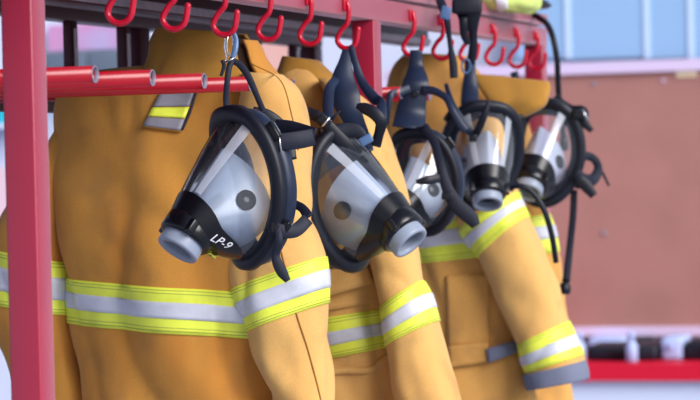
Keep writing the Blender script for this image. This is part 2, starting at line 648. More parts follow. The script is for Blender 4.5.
obj('board', fbox(-60, 124.3, 14, 129, 0.0, 0.148), 'bench_white', t, smooth=False)
obj('bracket', fbox(-20, 129, -16, 140, -0.01, 0.135), 'bench_white', t, smooth=False)
tag(obj('pink_wall_panel', fbox(-60, 168, 18, 240, -0.12, 0.02, 0.004), 'skin_pink', smooth=False), 'pale pink panel low on the wall under the teal crate', 'panel')

# ------------------------------------------------------------------ the coat rack
RB = 1.808          # underside of the front rail
RTZ = 1.846
DH = 0.1835
rack = thing('coat_rack', (-0.25, 1.0, 0), 'red steel coat rack with S hooks and hanging tubes along the row', 'coat rack')
YA, YB = -0.70, 2.30
PW = 0.039
posts_y = (-0.250, 1.078, 2.252)
for y in posts_y:
    obj('post', abox(-0.004 - PW, -0.004, y, y + PW, 0.0, RB, 0.003), 'red', rack)
    obj('foot', abox(-0.10, 0.06, y - 0.004, y + PW + 0.004, 0.0, 0.02, 0.003), 'red', rack)
for y in (-0.40, 1.285, 2.262):
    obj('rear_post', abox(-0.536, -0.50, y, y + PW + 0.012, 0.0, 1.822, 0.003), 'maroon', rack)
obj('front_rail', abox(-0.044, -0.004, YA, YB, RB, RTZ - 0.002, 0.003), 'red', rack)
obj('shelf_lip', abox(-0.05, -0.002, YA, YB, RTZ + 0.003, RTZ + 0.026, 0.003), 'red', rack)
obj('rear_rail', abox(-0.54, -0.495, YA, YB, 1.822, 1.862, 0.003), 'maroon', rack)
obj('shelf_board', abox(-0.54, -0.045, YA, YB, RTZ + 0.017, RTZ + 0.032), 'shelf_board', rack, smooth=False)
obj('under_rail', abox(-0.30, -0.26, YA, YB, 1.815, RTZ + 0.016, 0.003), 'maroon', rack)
obj('edge_strip', abox(-0.259, -0.255, YA, YB, 1.818, 1.830), 'pale_edge', rack, smooth=False)
obj('edge_strip', abox(-0.494, -0.490, YA, YB, 1.842, 1.856), 'pale_edge', rack, smooth=False)
obj('edge_strip', abox(-0.060, -0.054, YA, YB, 1.835, 1.845), 'pale_edge', rack, smooth=False)
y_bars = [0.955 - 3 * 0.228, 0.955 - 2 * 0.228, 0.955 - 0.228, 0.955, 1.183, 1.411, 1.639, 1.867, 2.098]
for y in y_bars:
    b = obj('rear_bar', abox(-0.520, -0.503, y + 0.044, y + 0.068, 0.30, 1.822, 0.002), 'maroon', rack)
    obj('lit_edge', abox(-0.5035, -0.5015, y + 0.050, y + 0.064, 0.5, 1.81), 'pale_edge', b, smooth=False)  # pale strip paints daylight onto the bar's front face
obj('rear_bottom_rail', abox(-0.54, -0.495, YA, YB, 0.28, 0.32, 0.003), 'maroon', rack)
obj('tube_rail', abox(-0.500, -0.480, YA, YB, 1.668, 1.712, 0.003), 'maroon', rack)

# open-ended hanging tubes, square to the row
ty0 = -0.081
for y in [ty0 + DH * k for k in range(0, 5)] + [1.21, 1.385]:
    o = Vector((-0.482, y, 1.691))
    R0 = 0.0105
    tb = obj('hanging_tube', lathe(o, X, [(0, R0), (0.482, R0), (0.482, R0 - 0.0016), (0.44, R0 - 0.0016), (0.44, 0.0005)], 24), 'red_tube', rack)
    obj('bore', lathe(o, X, [(0.4822, R0 + 0.0002), (0.4828, R0 - 0.0003), (0.4828, R0 - 0.0015), (0.478, R0 - 0.0019)], 24), 'tube_inside', tb)

# S hooks
HR = 0.0041


def hook_path(y, z0, tilt=0.0):
    pts = [(0.001, RB + 0.022), (0.004, RB + 0.010), (0.0035, RB - 0.004), (0.001, RB - 0.014), (-0.008, RB - 0.023), (-0.0148, RB - 0.034)]
    for a in range(195, 365, 17):
        an = math.radians(a)
        pts.append((0.0005 + 0.0165 * math.cos(an), z0 + 0.0165 + 0.0165 * math.sin(an)))
    pts += [(0.0185, z0 + 0.024), (0.0195, z0 + 0.030)]
    p3 = [Vector((x, y + tilt * (RB - z), z)) for x, z in pts]
    return spline([tuple(p) for p in p3], 4)


hooks = []
HZ = 1.7555
for i in list(range(0, 6)) + list(range(7, 13)):
    y = i * DH
    if i == 12:
        y -= 0.02
    tl = random.uniform(-0.06, 0.06)
    h = obj('hook', tube(hook_path(y, HZ, tl), HR, 10), 'red_hook', rack)
    e = hook_path(y, HZ, tl)[-1]
    obj('ball_tip', lathe_solid(e - ZV * 0.003, ZV, [(-.002, .0026), (0, .0038), (.003, .0042), (.006, .003), (.0072, .001)], 12), 'red_hook', h)
    obj('mounting_plate', abox(-0.004, 0.001, y - 0.008, y + 0.008, RB + 0.006, RB + 0.026, 0.0015), 'red_hook', h)
    hooks.append(y)


# ------------------------------------------------------------------ cloth lofts
from mathutils.bvhtree import BVHTree


class Loft:
    """soft tube of cloth; keys = (left px, left py, right px, right py, half depth, plane y)"""

    def __init__(self, keys, amp=0.008, fine=0.002, seed=0.0, e=2.4, fz=3.0, fx=11.0):
        kv = []
        for (lx, ly, rx, ry, hd, y) in keys:
            a, b = on_y(lx, ly, y), on_y(rx, ry, y)
            kv.append((a.x, a.y, a.z, b.x, b.y, b.z, hd))
        self.k = [Vector(q) for q in kv]
        self.amp, self.fine, self.seed, self.e, self.fz, self.fx = amp, fine, seed, e, fz, fx
        self.n = len(keys) - 1

    def row(self, s):
        K = self.k
        s = max(0.0, min(self.n, s))
        i = min(int(s), self.n - 1)
        t = s - i
        a = K[i - 1] if i > 0 else K[0] * 2 - K[1]
        b, c = K[i], K[i + 1]
        d = K[i + 2] if i + 2 <= self.n else K[-1] * 2 - K[-2]
        return 0.5 * ((2 * b) + (c - a) * t + (2 * a - 5 * b + 4 * c - d) * t * t + (3 * b - a - 3 * c + d) * t ** 3)

    def raw(self, s, ph):
        q = self.row(s)
        L, R, hd = Vector(q[0:3]), Vector(q[3:6]), q[6]
        c, h = (L + R) / 2, (R - L) / 2
        co, si = math.cos(ph), math.sin(ph)
        ex = 2.0 / self.e
        cx = math.copysign(abs(co) ** ex, co)
        sx = math.copysign(abs(si) ** ex, si)
        return c + h * cx - Y * hd * sx, c

    def P(self, s, ph, off=0.0):
        p, c = self.raw(s, ph)
        d = p - c
        if d.length > 1e-9:
            d = d.normalized()
        n1 = noise.noise(Vector((p.x * self.fx + self.seed, p.y * self.fx, p.z * self.fz)))
        n2 = noise.noise(Vector((p.x * 9 + self.seed, p.y * 9 + 4.1, p.z * 14 + p.x * 9)))
        n3 = noise.noise(Vector((p.x * 40, p.y * 40 + self.seed, p.z * 22)))
        n4 = noise.noise(Vector((p.x * 7 + self.seed * 2 + p.z * 3, p.y * 7, p.z * 3.2 - p.x * 2)))
        cr = max(0.0, 1 - abs(n4) * 3.2) ** 2
        return p + d * (-self.amp * 0.75 * cr + self.amp * n1 + self.amp * 0.7 * n2 + self.fine * n3)

    def grid(self, s0, s1, ns, nphi, off=0.0, p0=0.0, p1=2 * math.pi):
        full = abs(p1 - p0 - 2 * math.pi) < 1e-6
        m = nphi if full else nphi + 1
        G = [[self.P(s0 + (s1 - s0) * i / ns, p0 + (p1 - p0) * k / nphi) for k in range(m)] for i in range(ns + 1)]
        if off != 0.0:
            H = []
            for i in range(ns + 1):
                r = []
                for k in range(m):
                    ds = G[min(i + 1, ns)][k] - G[max(i - 1, 0)][k]
                    if full:
                        dp = G[i][(k + 1) % m] - G[i][(k - 1) % m]
                    else:
                        dp = G[i][min(k + 1, m - 1)] - G[i][max(k - 1, 0)]
                    nn = ds.cross(dp)
                    if nn.length < 1e-12:
                        nn = Vector((0, -1, 0))
                    nn.normalize()
                    _, c = self.raw(s0 + (s1 - s0) * i / ns, 0)
                    if nn.dot(G[i][k] - c) < 0:
                        nn.negate()
                    r.append(G[i][k] + nn * off)
                H.append(r)
            G = H
        return G, full

    def mesh(self, s0=0.0, s1=None, ns=60, nphi=96, cap=True):
        s1 = self.n if s1 is None else s1
        G, full = self.grid(s0, s1, ns, nphi)
        v = [p for r in G for p in r]
        m = len(G[0])
        f = [(i * m + k, i * m + (k + 1) % m, (i + 1) * m + (k + 1) % m, (i + 1) * m + k) for i in range(ns) for k in range(m)]
        if cap:
            for i in (0, ns):
                c = Vector((0, 0, 0))
                for p in G[i]:
                    c += p
                v.append(c / m)
                j = len(v) - 1
                for k in range(m):
                    f.append((i * m + k, i * m + (k + 1) % m, j))
        return v, f

    def shell(self, s0, s1, ns, nphi, o0, o1, p0=0.0, p1=2 * math.pi):
        """closed band of thickness o1-o0 lying on the cloth, with uv"""
        A, full = self.grid(s0, s1, ns, nphi, o0, p0, p1)
        B, _ = self.grid(s0, s1, ns, nphi, o1, p0, p1)
        m = len(A[0])
        v = [p for r in B for p in r] + [p for r in A for p in r]
        uv = [(k / m, 1 - i / ns) for i in range(ns + 1) for k in range(m)] * 2
        q = (ns + 1) * m
        f = []
        kk = m if full else m - 1
        for i in range(ns):
            for k in range(kk):
                k2 = (k + 1) % m
                f.append((i * m + k, i * m + k2, (i + 1) * m + k2, (i + 1) * m + k))
                f.append((q + i * m + k, q + (i + 1) * m + k, q + (i + 1) * m + k2, q + i * m + k2))
        for i in (0, ns):
            for k in range(kk):
                k2 = (k + 1) % m
                f.append((i * m + k, i * m + k2, q + i * m + k2, q + i * m + k))
        if not full:
            for i in range(ns):
                for k in (0, m - 1):
                    f.append((i * m + k, (i + 1) * m + k, q + (i + 1) * m + k, q + i * m + k))
        return v, f, uv


def bvh(*geos):
    v, f = join(*geos)
    return BVHTree.FromPolygons([tuple(p) for p in v], f)


def hit(tree, px, py, fallback):
    r = ray(px, py)
    loc, n, i, d = tree.ray_cast(CAM, r.normalized())
    if loc is None:
        return CAM + r * fallback
    return loc


def patch(tree, c, nu, nv, off, thick, fb):
    """cloth patch on the surface; c = TL,TR,BR,BL in the view"""
    rows = []
    for i in range(nv + 1):
        b = i / nv
        r = []
        for k in range(nu + 1):
            a = k / nu
            x = (c[0][0] * (1 - a) + c[1][0] * a) * (1 - b) + (c[3][0] * (1 - a) + c[2][0] * a) * b
            y = (c[0][1] * (1 - a) + c[1][1] * a) * (1 - b) + (c[3][1] * (1 - a) + c[2][1] * a) * b
            p = hit(tree, x, y, fb)
            r.append(p + (CAM - p).normalized() * off)
        rows.append(r)
    m = nu + 1
    back = (CAM - rows[0][0]).normalized() * thick
    v = [p for r in rows for p in r] + [p - back for r in rows for p in r]
    uv = [(k / nu, 1 - i / nv) for i in range(nv + 1) for k in range(m)] * 2
    q = (nv + 1) * m
    f = []
    for i in range(nv):
        for k in range(nu):
            f.append((i * m + k, i * m + k + 1, (i + 1) * m + k + 1, (i + 1) * m + k))
            f.append((q + i * m + k, q + (i + 1) * m + k, q + (i + 1) * m + k + 1, q + i * m + k + 1))
    for i in range(nv):
        for k in (0, nu):
            f.append((i * m + k, (i + 1) * m + k, q + (i + 1) * m + k, q + i * m + k))
    for k in range(nu):
        for i in (0, nv):
            f.append((i * m + k, i * m + k + 1, q + i * m + k + 1, q + i * m + k))
    return v, f, uv


def seam(tree, pts, rad, fb, off=0.0006):
    sm = spline([(x, y) for x, y in pts], 8)
    P = []
    for q in sm:
        p = hit(tree, q[0], q[1], fb)
        P.append(p + (CAM - p).normalized() * off)
    return tube(P, rad, 6)


def trim(parent, lf, s0, s1, ns=10, nphi=96, sil=(0.32, 0.68), p0=0.0, p1=2 * math.pi):
    """lime band with a silver centre strip, sewn round the cloth between s0 and s1"""
    b = obj('lime_band', lf.shell(s0, s1, ns, nphi, -0.001, 0.0022, p0, p1), 'yellow', parent)
    d = s1 - s0
    obj('silver_strip', lf.shell(s0 + d * sil[0], s0 + d * sil[1], max(4, ns // 2), nphi, 0.001, 0.0034, p0, p1), 'silver', parent)
    return b


PI = math.pi
# ---- nearest jacket
Y1 = 0.66
j1 = thing('turnout_jacket', Vector((-0.2, Y1, 0.92)), 'tan firefighter jacket beside the near post with a reflective shoulder tab', 'jacket', 'firefighter jackets on the rack')
body1 = Loft([(150, 64, 250, 64, .035, Y1), (80, 74, 272, 74, .05, Y1), (58, 94, 292, 98, .07, Y1), (57, 150, 302, 150, .085, Y1),
              (60, 220, 300, 220, .09, Y1), (67, 276, 298, 292, .09, Y1), (73, 321, 296, 337, .09, Y1), (88, 400, 296, 402, .09, Y1),
              (92, 500, 296, 500, .09, Y1), (92, 590, 296, 590, .085, Y1)], 0.013, 0.002, 3.3)
b1 = body1.mesh(ns=90, nphi=120)
ob = obj('body', b1, 'tan', j1)
trim(ob, body1, 5.0, 6.0, 10, 120, (0.30, 0.70))
slr1 = Loft([(246, 72, 276, 74, .035, Y1 - .045), (240, 100, 297, 98, .055, Y1 - .05), (232, 160, 307, 155, .062, Y1 - .05), (226, 235, 319, 225, .062, Y1 - .05),
             (229, 291, 326, 256, .062, Y1 - .05), (246, 333, 328, 303, .062, Y1 - .05), (262, 368, 329, 355, .06, Y1 - .05),
             (276, 410, 331, 405, .056, Y1 - .05), (284, 490, 332, 490, .054, Y1 - .05)], 0.014, 0.002, 9.2)
s1g = slr1.mesh(ns=80, nphi=90)
os_ = obj('sleeve', s1g, 'tan_b', j1)
trim(os_, slr1, 4.0, 5.0, 10, 90, (0.31, 0.69))
sll1 = Loft([(62, 120, 100, 118, .04, Y1), (30, 175, 88, 170, .055, Y1), (6, 215, 82, 215, .06, Y1), (-8, 245, 76, 262, .06, Y1),
             (-10, 300, 76, 314, .06, Y1), (0, 340, 82, 345, .056, Y1), (20, 400, 92, 400, .052, Y1), (30, 480, 96, 480, .05, Y1)], 0.009, 0.002, 5.7)
ol = obj('sleeve', sll1.mesh(ns=70, nphi=80), 'tan', j1)
trim(ol, sll1, 3.0, 4.0, 10, 80, (0.30, 0.70))
col1 = Loft([(158, 27, 252, 34, .034, Y1 - .01), (153, 40, 262, 48, .040, Y1 - .01), (150, 58, 268, 62, .046, Y1 - .01), (140, 84, 284, 84, .06, Y1 - .01)], 0.004, 0.0015, 1.1, fx=16)
obj('collar', col1.shell(0, 3, 24, 70, -0.005, 0.0, math.radians(52), math.radians(318)), 'collar', j1)
obj('collar_flap', col1.shell(0.55, 3, 20, 20, -0.003, 0.003, math.radians(-30), math.radians(36)), 'tan', j1)
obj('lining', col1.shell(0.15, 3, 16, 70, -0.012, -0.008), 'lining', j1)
t1 = bvh(b1, s1g)
sm1 = spline([(288, 285), (300, 320), (311, 355), (322, 400)], 6)
obj('seam', seam(t1, [(270, 212), (284, 262), (296, 312), (308, 350), (320, 396), (326, 430)], 0.0012, 3.7), 'seam', os_)
obj('seam', seam(t1, [(252, 64), (280, 80), (291, 112), (298, 150)], 0.0010, 3.7), 'seam', os_)
tabp = [(160, 93), (196, 89), (180, 132), (142, 127)]


def sub(c, a, b):
    l = lambda p, q, t: (p[0] + (q[0] - p[0]) * t, p[1] + (q[1] - p[1]) * t)
    return [l(c[0], c[3], a), l(c[1], c[2], a), l(c[1], c[2], b), l(c[0], c[3], b)]


tb1 = obj('shoulder_tab', patch(t1, tabp, 8, 8, 0.006, 0.004, 3.7), 'tan', j1)
obj('silver_strip', patch(t1, sub(tabp, 0.02, 0.40), 8, 5, 0.0075, 0.0015, 3.7), 'silver_dark', tb1)
obj('lime_band', patch(t1, sub(tabp, 0.42, 0.68), 8, 5, 0.0078, 0.0018, 3.7), 'yellow', tb1)
obj('silver_strip', patch(t1, sub(tabp, 0.70, 0.96), 8, 5, 0.0075, 0.0015, 3.7), 'silver_dark', tb1)
obj('tab_edge', ribbon([(hit(t1, 196, 92, 3.7) + (CAM - at(196, 92, 3.7)).normalized() * .006, .004), (hit(t1, 190, 112, 3.7) + (CAM - at(196, 92, 3.7)).normalized() * .006, .004), (hit(t1, 182, 130, 3.7) + (CAM - at(196, 92, 3.7)).normalized() * .006, .004)], .003), 'web', tb1)

# ---- second jacket
Y2 = 1.00 - .035
j2 = thing('turnout_jacket', Vector((-0.1, Y2, 0.92)), 'tan firefighter jacket with a side pocket flap, behind the mask on the red end post hook', 'jacket', 'firefighter jackets on the rack')
j2['label'] = 'tan firefighter jacket with a buttoned side pocket flap under the second mask'
body2 = Loft([(280, 66, 326, 72, .035, Y2), (268, 84, 342, 88, .05, Y2), (258, 120, 372, 120, .06, Y2), (255, 180, 384, 178, .07, Y2), (258, 250, 390, 245, .07, Y2),
              (262, 326, 398, 306, .07, Y2), (264, 370, 402, 344, .07, Y2), (268, 410, 408, 405, .07, Y2), (270, 480, 410, 480, .07, Y2), (270, 570, 410, 570, .065, Y2)], 0.012, 0.002, 21.4)
b2 = body2.mesh(ns=80, nphi=100)
ob = obj('body', b2, 'tan_b', j2)
trim(ob, body2, 5.0, 6.0, 10, 100, (0.32, 0.68))
slr2 = Loft([(318, 78, 342, 82, .03, Y2 - .05), (335, 110, 374, 108, .05, Y2 - .055), (352, 170, 398, 168, .055, Y2 - .06), (368, 245, 414, 240, .055, Y2 - .06),
             (383, 309, 425, 279, .055, Y2 - .06), (388, 346, 437, 321, .055, Y2 - .06), (393, 380, 449, 366, .055, Y2 - .06), (398, 425, 462, 415, .053, Y2 - .06), (402, 480, 466, 480, .05, Y2 - .06)],
            0.008, 0.002, 30.9)
s2g = slr2.mesh(ns=80, nphi=80)
os_ = obj('sleeve', s2g, 'tan_b', j2)
trim(os_, slr2, 4.0, 5.0, 10, 80, (0.32, 0.68))
obj('collar', Loft([(284, 56, 316, 60, .03, Y2), (278, 70, 330, 74, .04, Y2), (270, 86, 340, 88, .05, Y2)], 0.004, 0.0015, 2.1).shell(0, 2, 14, 60, -0.005, 0.0), 'collar', j2)
t2 = bvh(b2)
obj('pocket', patch(t2, [(322, 262), (384, 258), (388, 300), (322, 312)], 14, 10, 0.006, 0.005, 4.1), 'tan_b', j2)
fl = obj('pocket_flap', patch(t2, [(314, 246), (358, 244), (374, 283), (322, 298)], 14, 8, 0.020, 0.014, 4.1), 'tan_b', j2)
obj('flap_clip', patch(t2, [(330, 254), (335, 253), (337, 268), (331, 269)], 3, 4, 0.0235, 0.004, 4.1), 'plastic', fl)
obj('hem_fold', seam(t2, [(318, 374), (345, 371), (368, 370), (388, 356)], 0.006, 4.1), 'tan_b', j2)

# ---- third jacket
Y3 = 1.78
j3 = thing('turnout_jacket', Vector((0.05, Y3, 0.92)), 'tan firefighter jacket with a grey cuff and two banded sleeve stripes', 'jacket', 'firefighter jackets on the rack')
body3 = Loft([(400, 52, 466, 56, .03, Y3), (388, 76, 492, 84, .05, Y3), (384, 120, 508, 120, .06, Y3), (384, 200, 515, 185, .07, Y3), (386, 226, 520, 208, .07, Y3),
              (390, 266, 524, 252, .07, Y3), (396, 320, 530, 320, .07, Y3), (400, 400, 540, 400, .07, Y3), (404, 500, 548, 500, .07, Y3)], 0.014, 0.002, 41.4, fx=13)
b3 = body3.mesh(ns=80, nphi=100)
ob = obj('body', b3, 'tan_c', j3)
trim(ob, body3, 4.0, 5.0, 10, 100, (0.32, 0.68))
slr3 = Loft([(478, 100, 500, 100, .03, Y3 - .05), (470, 130, 512, 126, .05, Y3 - .055), (462, 185, 516, 165, .055, Y3 - .06), (460, 230, 521, 190, .055, Y3 - .06), (479, 259, 531, 214, .055, Y3 - .06),
             (498, 300, 552, 270, .055, Y3 - .06), (519, 345, 567, 322, .052, Y3 - .06), (527, 373, 579, 356, .052, Y3 - .06), (529, 380, 582, 366, .05, Y3 - .06)], 0.008, 0.002, 55.5)
s3g = slr3.mesh(ns=80, nphi=80)
os_ = obj('sleeve', s3g, 'tan_b', j3)
trim(os_, slr3, 3.0, 4.0, 10, 80, (0.34, 0.66))
trim(os_, slr3, 6.0, 7.0, 10, 80, (0.34, 0.66))
cf3 = Loft([(527, 374, 582, 361, .053, Y3 - .06), (529, 382, 585, 370, .055, Y3 - .06), (531, 389, 586, 379, .055, Y3 - .06)], 0.004, 0.001, 7)
obj('cuff', cf3.shell(0, 2, 8, 60, -0.006, 0.0055), 'cuff', os_)
colk = Loft([(470, 74, 550, 82, .012, Y3 - .05), (476, 84, 552, 90, .016, Y3 - .06), (486, 100, 549, 103, .022, Y3 - .075), (494, 110, 532, 114, .020, Y3 - .08), (508, 116, 520, 118, .016, Y3 - .08)], 0.006, 0.001, 12.0, e=3.2)
obj('collar', colk.shell(0, 3.6, 20, 50, -0.003, 0.002, math.radians(-20), math.radians(190)), 'collar', j3)
t3 = bvh(b3)
pk = obj('pocket_flap', patch(t3, [(448, 346), (488, 342), (488, 362), (450, 368)], 12, 6, 0.010, 0.007, 4.9), 'tan_c', j3)
obj('pocket', patch(t3, [(446, 276), (490, 272), (488, 346), (448, 348)], 12, 12, 0.005, 0.005, 4.9), 'tan_c', j3)
obj('waist_strap', patch(t3, [(486, 349), (524, 338), (524, 350), (488, 363)], 10, 4, 0.014, 0.006, 4.9), 'cuff', j3)

# ---- fourth jacket, mostly hidden
Y4 = 2.06
j4 = thing('turnout_jacket', Vector((0.1, Y4, 0.92)), 'tan firefighter jacket mostly hidden behind the grey-cuffed one', 'jacket', 'firefighter jackets on the rack')
body4 = Loft([(468, 84, 512, 86, .03, Y4), (455, 110, 526, 110, .045, Y4), (450, 190, 543, 180, .05, Y4), (455, 226, 551, 214, .05, Y4), (460, 264, 559, 252, .05, Y4), (468, 330, 568, 320, .05, Y4),
              (474, 420, 574, 420, .05, Y4), (476, 480, 574, 480, .05, Y4)], 0.006, 0.002, 71.0)
ob = obj('body', body4.mesh(ns=60, nphi=80), 'tan_c', j4)
trim(ob, body4, 3.0, 4.0, 10, 80, (0.32, 0.68))
obj('collar', Loft([(476, 74, 508, 76, .03, Y4), (470, 88, 514, 90, .04, Y4)], 0.003, 0.001, 3).shell(0, 1, 8, 40, -.004, 0), 'collar', j4)

# ------------------------------------------------------------------ breathing masks
CC = Vector((0, -0.076, -0.050))
CA = Vector((0, -0.66, -0.75)).normalized()
CE = Vector((0, -CA.z * -1, 0))
CE = Vector((0, CA.z, -CA.y)).normalized()          # "up" across the connector
if CE.z < 0:
    CE.negate()
CR = 0.0285


def rim(t, dr=0.0, dy=0.0):
    c, s = math.cos(t), math.sin(t)
    q = 0.72 if s > 0 else 1.0
    x = 0.066 * math.copysign(abs(c) ** q, c) * (1 + 0.10 * min(0.0, s))
    z = 0.090 * math.copysign(abs(s) ** (0.9 if s > 0 else 1.0), s)
    y = 0.016 * c * c - 0.004 * s
    n = Vector((c / 0.072, 0, s / 0.092)).normalized()
    return Vector((x, y, z)) + n * dr + Y * dy


def conn(t, r):
    return CC + X * math.cos(t) * r + CE * math.sin(t) * r


def cone(t, s, off=0.0):
    a, b = rim(t, -0.003), conn(t, CR)
    p = a.lerp(b, s)
    mid = rim(t, 0).lerp(CC, s)
    n = Vector((math.cos(t), -0.45, math.sin(t))).normalized()
    return p + n * (0.003 * math.sin(PI * min(1, s)) + off)


def sweep(prof, seg=72):
    """closed profile (dr,dy) swept round the rim"""
    v, f = [], []
    m = len(prof)
    for i in range(seg):
        for (dr, dy) in prof:
            v.append(rim(2 * PI * i / seg, dr, dy))
    for i in range(seg):
        j = (i + 1) % seg
        for k in range(m):
            f.append((i * m + k, i * m + (k + 1) % m, j * m + (k + 1) % m, j * m + k))
    return v, f


def cup_loop(t):
    c, s = math.cos(t), math.sin(t)
    x = 0.040 * math.copysign(abs(c) ** 1.6, c)
    z = -0.028 + (0.078 * s if s > 0 else 0.046 * s)
    y = -0.012 + 0.034 * abs(c) ** 1.5 - 0.006 * max(0, s)
    return Vector((x, y, z))


def cup(t, s, off=0.0):
    a, b = cup_loop(t), CC + X * math.cos(t) * 0.023 + CE * math.sin(t) * 0.023 - CA * 0.004
    p = a.lerp(b, s)
    n = Vector((math.cos(t), -0.2, math.sin(t))).normalized()
    return p + n * (0.004 * math.sin(PI * s) * (0.4 + 0.6 * abs(math.cos(t))) + off)


def surf_grid(fn, t_n, s_n, s0, s1):
    v, f = [], []
    for i in range(s_n + 1):
        for k in range(t_n):
            t = 2 * PI * k / t_n
            a = s0(t) if callable(s0) else s0
            b = s1(t) if callable(s1) else s1
            v.append(fn(t, a + (b - a) * i / s_n))
    for i in range(s_n):
        for k in range(t_n):
            f.append((i * t_n + k, i * t_n + (k + 1) % t_n, (i + 1) * t_n + (k + 1) % t_n, (i + 1) * t_n + k))
    return v, f


def housing_start(t):
    s = math.sin(t)
    return 0.75 - 0.58 * max(0.0, -s) ** 2.6


PROTO = {}


def lobj(name, geo, material, parent, smooth=True):
    """part in the mask's own frame; the mesh is shared by all masks"""
    key = name + str(len(geo[0])) + material + ('%.4f' % sum(p[0] for p in geo[0][:5]))
    if key not in PROTO:
        o = obj(name, geo, material, None, smooth)
        PROTO[key] = o.data
        o.parent = parent
    else:
        o = bpy.data.objects.new(name, PROTO[key])
        COL.objects.link(o)
        o.parent = parent
    return o


def make_mask(px, py, d, yaw, pitch, roll, label, scale=1.0):
    p = at(px, py, d)
    m0 = Matrix(((RT.x, FW.x, UP.x), (RT.y, FW.y, UP.y), (RT.z, FW.z, UP.z)))
    m = m0 @ Matrix.Rotation(math.radians(roll), 3, 'Y') @ Matrix.Rotation(math.radians(yaw), 3, 'Z') @ Matrix.Rotation(math.radians(pitch), 3, 'X')
    t = thing('breathing_mask', p, label, 'mask', 'full-face breathing masks on the rack')
    t.matrix_basis = Matrix.Translation(p) @ m.to_4x4() @ Matrix.Scale(scale, 4)
    fr = lobj('face_frame', sweep([(-.008, -.005), (.003, -.008), (.011, -.005), (.0125, .003), (.006, .009), (-.008, .006)]), 'rubber', t)
    lobj('face_seal', sweep([(-.001, .006), (.005, .006), (.0075, .014), (.006, .024), (-.004, .030), (-.021, .022), (-.0205, .019), (-.004, .0265), (.003, .021), (.0045, .014), (.001, .009)]), 'rubber_blue', t)
    lobj('visor', surf_grid(cone, 72, 20, 0.0, 0.80), 'visor', t)
    for (a0, a1) in ((52, 66), (114, 128)):  # raised bands tinted milky white to paint in the visor's bright streaks
        gv, gf = [], []
        for i in range(17):
            for k in range(5):
                gv.append(cone(math.radians(a0 + (a1 - a0) * k / 4), 0.03 + 0.70 * i / 16, 0.0012))
        for i in range(16):
            for k in range(4):
                gf.append((i * 5 + k, i * 5 + k + 1, i * 5 + k + 6, i * 5 + k + 5))
        lobj('visor_ridge_streak', (gv, gf), 'ridge_streak', t)
    cp = lobj('nose_cup', surf_grid(cup, 60, 16, 0.0, 0.97), 'cup', t)
    for sg in (1, -1):
        tt = 0.30 if sg > 0 else PI - 0.30
        o = cup(tt, 0.30, 0.0005)
        nrm = (cup(tt + .1, .30) - cup(tt - .1, .30)).cross(cup(tt, .38) - cup(tt, .22)).normalized()
        if nrm.x * sg < 0:
            nrm.negate()
        lobj('valve_disc', lathe_solid(o - nrm * .001, nrm, [(0, .0125), (.004, .0125), (.005, .0115), (.0045, .0085), (.0055, .0075), (.006, .002)], 24), 'plastic', cp)
    hs = lobj('housing', surf_grid(lambda a, s: cone(a, s, 0.0025), 72, 14, housing_start, 1.0), 'plastic', t)
    lobj('clamp_collar', lathe_solid(CC - CA * .004, CA, [(-.012, .0300), (-.010, .0330), (.010, .0335), (.013, .0315), (.013, .027)], 40), 'plastic', t)
    for a in (25, 155):
        q = CC + (X * math.cos(math.radians(a)) + CE * math.sin(math.radians(a))) * 0.034
        lobj('clamp_lug', box(q, X * .006, CA * .009, CE * .005, .002), 'plastic', t)
    cr = lobj('connector', lathe(CC, CA, [(.006, .0265), (.022, .0270), (.025, .0262), (.025, .0205), (.020, .0195), (.006, .0188)], 40), 'ring', t)
    lobj('bore', lathe_solid(CC, CA, [(.0065, .0187), (.008, .017), (.0085, .010), (.006, .003)], 32), 'ring_in', cr)
    for a in (38, 142, -32, -148):
        b = rim(math.radians(a), .010, .008)
        n = Vector((math.cos(math.radians(a)), 0.35, math.sin(math.radians(a)))).normalized()
        tg = (rim(math.radians(a + 4)) - rim(math.radians(a - 4))).normalized()
        bk = lobj('buckle', box(b, tg * .0115, n * .009, n.cross(tg) * .004, .002), 'plastic', t)
        lobj('roller', tube([b + n * .006 - tg * .009 - n.cross(tg) * .005, b + n * .006 + tg * .009 - n.cross(tg) * .005], .0022, 8), 'chrome', bk)
    return t


def strap(parent, keys, d, name='strap', material='web', thick=0.0028, n=8):
    """keys = (px, py, width in px, depth change, twist)"""
    ks = []
    for k in keys:
        dd = d + (k[3] if len(k) > 3 else 0)
        ks.append((at(k[0], k[1], dd), k[2] * dd / F, k[4] if len(k) > 4 else 0))
    return obj(name, ribbon(ks, thick, n), material, parent)


HD = lambda i: (Vector((0.0, i * DH, HZ)) - CAM).dot(FW)

# ---- mask on the third hook (the sharp one)
d1 = 3.50
m1 = make_mask(238, 188, d1, -57, 2, -3, 'breathing mask marked LP-9 hanging in front of the nearest jacket', 1.1)
strap(m1, [(227, 114, 6, .0), (226, 100, 6, .01), (227, 84, 6, .03), (229, 68, 6, .04), (233, 58, 6, .045)], d1, 'neck_strap')
strap(m1, [(264, 113, 6, .02), (257, 96, 6, .03), (248, 76, 7, .04), (239, 64, 7, .045), (231, 61, 5, .045)], d1, 'neck_strap')
strap(m1, [(231, 64, 5, .045), (235, 50, 6, .048), (236, 40, 5, .05), (234, 33, 4, .05)], d1, 'hanging_loop', 'buckle')
obj('wire_tie', tube(spline([tuple(at(x, y, d1 + z)) for x, y, z in ((226, 62, .04), (230, 60, .03), (236, 57, .035))], 5), 0.0011, 6), 'chrome', m1)
sl = obj('split_ring', tube([at(230 + 3.2 * math.cos(a), 45 + 11 * math.sin(a), d1 + .05 + .004 * math.cos(a)) for a in [2 * PI * k / 28 for k in range(28)]], 0.0011, 6, closed=True), 'chrome', m1)
